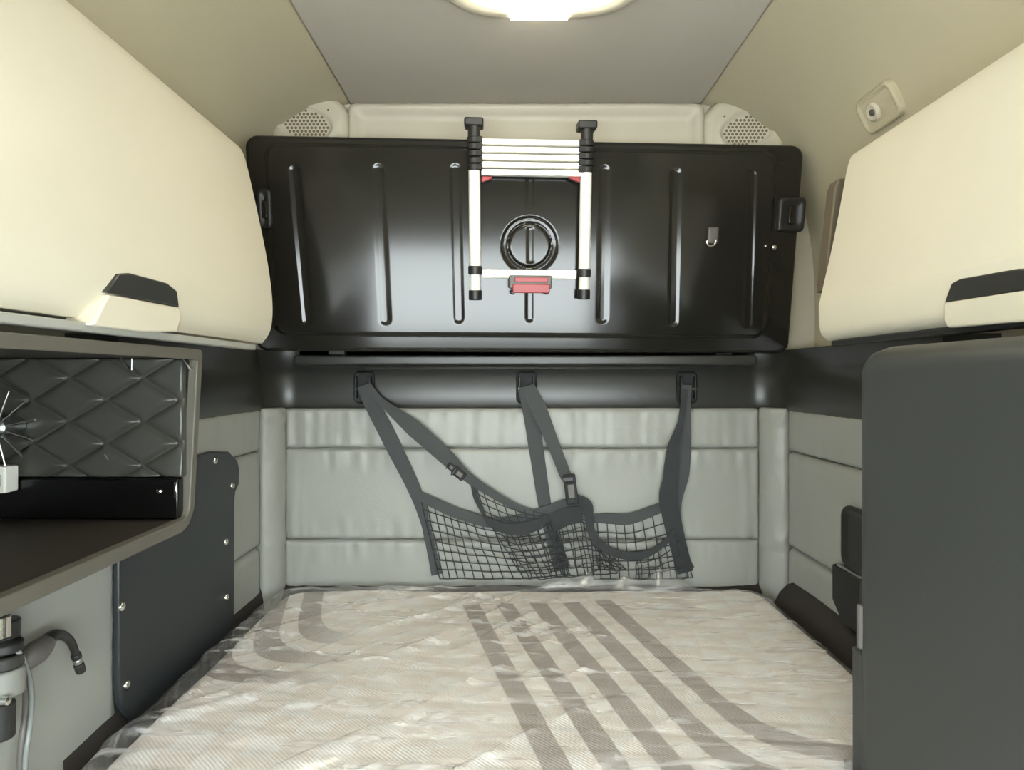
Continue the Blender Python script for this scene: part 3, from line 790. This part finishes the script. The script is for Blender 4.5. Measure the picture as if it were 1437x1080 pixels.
# ------------------------------------------------------------------ ceiling lamp
FCl = Frame((0, 0, 2.438), (-1, 0, 0), (0, 1, 0))     # n points down
lx0, lx1 = W(622, 20, 1.85).x, W(892, 20, 1.85).x
ly1 = 1.02 * F / (530 - 27); ly0 = ly1 - .42
cl = thing('ceiling_lamp', 'oval ceiling lamp glowing warm white in the grey ceiling', 'lamp', ((lx0 + lx1) / 2, (ly0 + ly1) / 2, 2.40))
mb = MB(); mb.pillow(FCl, -lx1, -lx0, ly0, ly1, .020, 0, .17, .016, 60, 50, lambda u, v, d: -.010 * sstep(.03, .045, d)); obj('lamp_housing', mb, M['cream_trim'], cl, smooth=60)
mb = MB(); mb.pillow(FCl, -lx1 + .042, -lx0 - .042, ly0 + .042, ly1 - .042, .016, .006, .135, .008, 40, 30); obj('lamp_lens', mb, M['lens'], cl, smooth=60)
bx0 = W(716, 20, 1.84).x; bx1 = W(796, 20, 1.84).x
obj('led_bar', MB().box((-bx1, ly1 - .05, .008), (-bx0, ly1 - .004, .026), FCl), M['led'], cl, bevel=.006)
for k in range(3):
    x = bx0 + (bx1 - bx0) * (.25 + .22 * k)
    obj('led_divider', MB().box((-x - .004, ly1 - .006, .012), (-x + .004, ly1 + .001, .024), FCl), M['grey_pale'], cl)

# ------------------------------------------------------------------ strap brackets and restraint net
YN = 2.415
for px, label in ((511, 'black strap bracket holding the forked straps that slant to the net'), (739, 'black strap bracket in the middle of the dark band'), (964, 'black strap bracket holding the twisted blue-grey strap')):
    p = W(px, 545, 2.44)
    br = thing('strap_bracket', label, 'bracket', (p.x, 2.43, W(px, 572, 2.44).z))
    f = Frame((p.x, 2.446, 0), (1, 0, 0), (0, 0, 1)); z1 = W(px, 521, 2.44).z; z0 = W(px, 566, 2.44).z
    mb = MB(); mb.pillow(f, -.040, .040, z0, z1, .010, -.01, .02, .006, 14, 14, lambda u, v, d: -.004 * sstep(.006, .012, d)); obj('bracket_plate', mb, M['black_matte'], br, smooth=60)
    for s in (-1, 1):
        obj('cheek', MB().box((s * .026 - .004, z0 + .02, .006), (s * .026 + .004, z1 - .02, .034), f), M['black'], br, bevel=.003)
    zc = (z0 + z1) / 2 - .004
    obj('pin', MB().tube([f.p(-.032, zc, .024), f.p(.032, zc, .024)], .006, 12), M['chrome'], br, smooth=50)
net = thing('restraint_net', 'dark mesh restraint net with webbing straps slumped behind the mattress', 'net', W(790, 806, YN))
def wp(pts, y=YN, dy=None):
    out = []
    for i, p in enumerate(pts): out.append(W(p[0], p[1], p[2] if len(p) > 2 else y))
    return out
def strap(pts, widths, m='web', name='strap', y=YN, n=7):
    path = catmull(wp(pts, y), n)
    ws = lerplist([w / F * y for w in widths], len(path))
    return obj(name, MB().ribbon(path, ws, th=.0025), M[m], net, smooth=40)
# from the bracket beside the left: two straps
strap([(511, 540, 2.405), (522, 566, 2.41), (553, 628), (583, 690), (598, 740), (613, 806)], [20, 22, 22, 18, 11, 15], 'web')
strap([(515, 541, 2.40), (535, 563, 2.40), (580, 600, 2.385), (625, 640, 2.385), (655, 668, 2.39), (690, 692, 2.39), (735, 716, 2.395), (770, 722, 2.40)], [14, 9, 24, 22, 14, 11, 10, 9], 'web')
strap([(736, 542, 2.405), (744, 572, 2.41), (754, 640), (766, 716), (778, 762), (789, 797)], [20, 23, 20, 18, 20, 24], 'web')
strap([(741, 542, 2.40), (756, 573, 2.395), (776, 622, 2.39), (795, 670, 2.385)], [18, 22, 17, 16], 'web')
strap([(964, 540, 2.405), (962, 566, 2.41), (961, 620), (957, 665), (948, 712), (960, 770, 2.42), (974, 806, 2.43)], [14, 14, 18, 20, 16, 5, 12], 'web')
strap([(962, 545, 2.40), (955, 592, 2.395), (944, 630, 2.39), (940, 672, 2.39), (938, 700, 2.395), (948, 750, 2.40), (962, 803, 2.41)], [8, 8, 16, 20, 26, 24, 22], 'web_dark')
# buckles
def buckle(px, py, w, h, y, ang):
    c = W(px, py, y); f = Frame(c, (math.cos(ang), 0, math.sin(ang)), (-math.sin(ang), 0, math.cos(ang)))
    a = w / F * y / 2; b = h / F * y / 2
    mb = MB(); mb.pillow(f, -a, a, -b, b, .010, -.004, .006, .005, 10, 12, lambda u, v, d: -.005 * sstep(.006, .010, d)); o = obj('buckle', mb, M['web_dark'], net, smooth=50)
    mb = MB(); mb.box((-a - .004, b * .55, -.002), (a * .6, b * .85, .014), f); obj('buckle_bar', mb, M['black'], o, bevel=.002)
    mb = MB(); mb.box((-a * .55, -b * .6, .002), (a * .55, b * .35, .010), f); obj('buckle_tongue', mb, M['grey_frame'], o, bevel=.002)
buckle(801, 686, 17, 42, 2.375, .12)
buckle(644, 664, 13, 20, 2.38, .9); buckle(633, 655, 9, 12, 2.38, .9)
# bound upper edges of the net bags
strap([(584, 693), (610, 706), (645, 721), (690, 733), (730, 730), (768, 717), (805, 706), (828, 712)], [12, 15, 15, 15, 17, 16, 17, 12], 'web', 'edge_binding', 2.402)
strap([(664, 680, 2.392), (668, 698, 2.392), (678, 720, 2.392), (684, 733, 2.395)], [7, 7, 5, 5], 'web_dark', 'edge_binding')
strap([(684, 731, 2.390), (712, 742, 2.388), (738, 741, 2.388), (758, 733, 2.39), (770, 724, 2.39)], [10, 15, 18, 13, 8], 'web_dark', 'edge_binding')
strap([(806, 700, 2.385), (824, 708, 2.385), (827, 728, 2.385), (831, 748, 2.385), (845, 766, 2.385), (868, 777, 2.385), (895, 780, 2.385), (918, 772, 2.388), (938, 756, 2.39), (946, 742, 2.395)], [16, 14, 11, 11, 12, 11, 12, 9, 7, 6], 'web_dark', 'edge_binding')
strap([(826, 727), (855, 727), (882, 728), (912, 718), (942, 706)], [10, 14, 16, 15, 13], 'web', 'edge_binding', 2.405)
strap([(775, 735, 2.395), (796, 724, 2.39), (818, 722, 2.388)], [24, 26, 22], 'web_dark', 'edge_binding')
# mesh patches: cords follow the cloth between an upper and a lower edge
def patch(top, bot, nv, nh, y, seedv, jit=.0):
    T = catmull([W(p[0], p[1], y) for p in top], 10); B = catmull([W(p[0], p[1], y) for p in bot], 10)
    def ev(C, s):
        t = s * (len(C) - 1); k = min(int(t), len(C) - 2); return C[k].lerp(C[k + 1], t - k)
    def P(s, t):
        p = ev(T, s).lerp(ev(B, s), t)
        p.y += .004 * noise.noise(Vector((s * 5, t * 5, seedv))) - .006 * math.sin(math.pi * t)
        p.x += jit * noise.noise(Vector((s * 7, t * 7, seedv + 3))); p.z += jit * noise.noise(Vector((s * 7, t * 7, seedv + 6)))
        return p
    mb = MB()
    for i in range(nv + 1):
        mb.tube([P(i / nv, j / 10) for j in range(11)], .0021, 5)
    for j in range(nh + 1):
        mb.tube([P(i / 30, j / nh) for i in range(31)], .0021, 5)
    o = obj('net_mesh', mb, M['net'], net, smooth=60, kind='stuff')
patch([(590, 700), (620, 712), (650, 723), (690, 735), (735, 733), (775, 722)], [(617, 812), (650, 812), (700, 812), (750, 810), (797, 806)], 15, 8, 2.412, 1, .004)
patch([(668, 682), (700, 698), (740, 714), (768, 722)], [(683, 728), (715, 740), (745, 740), (768, 730)], 8, 4, 2.396, 2)
patch([(690, 738), (720, 748), (750, 745), (775, 730)], [(735, 812), (760, 812), (780, 810), (797, 806)], 7, 8, 2.400, 7, .006)
patch([(772, 730), (795, 722), (822, 722), (832, 750)], [(792, 806), (815, 808), (840, 806), (866, 804)], 7, 7, 2.408, 3, .006)
patch([(778, 726), (800, 716), (822, 720), (834, 752), (850, 770)], [(780, 810), (810, 808), (840, 800), (860, 800), (880, 800)], 8, 7, 2.394, 4, .008)
patch([(828, 732), (855, 734), (882, 735), (912, 725), (944, 712)], [(834, 812), (860, 812), (890, 812), (925, 812), (966, 810)], 9, 6, 2.415, 5)
patch([(892, 783), (915, 776), (935, 760), (948, 742)], [(893, 812), (918, 812), (945, 812), (972, 810)], 8, 4, 2.398, 6, .006)
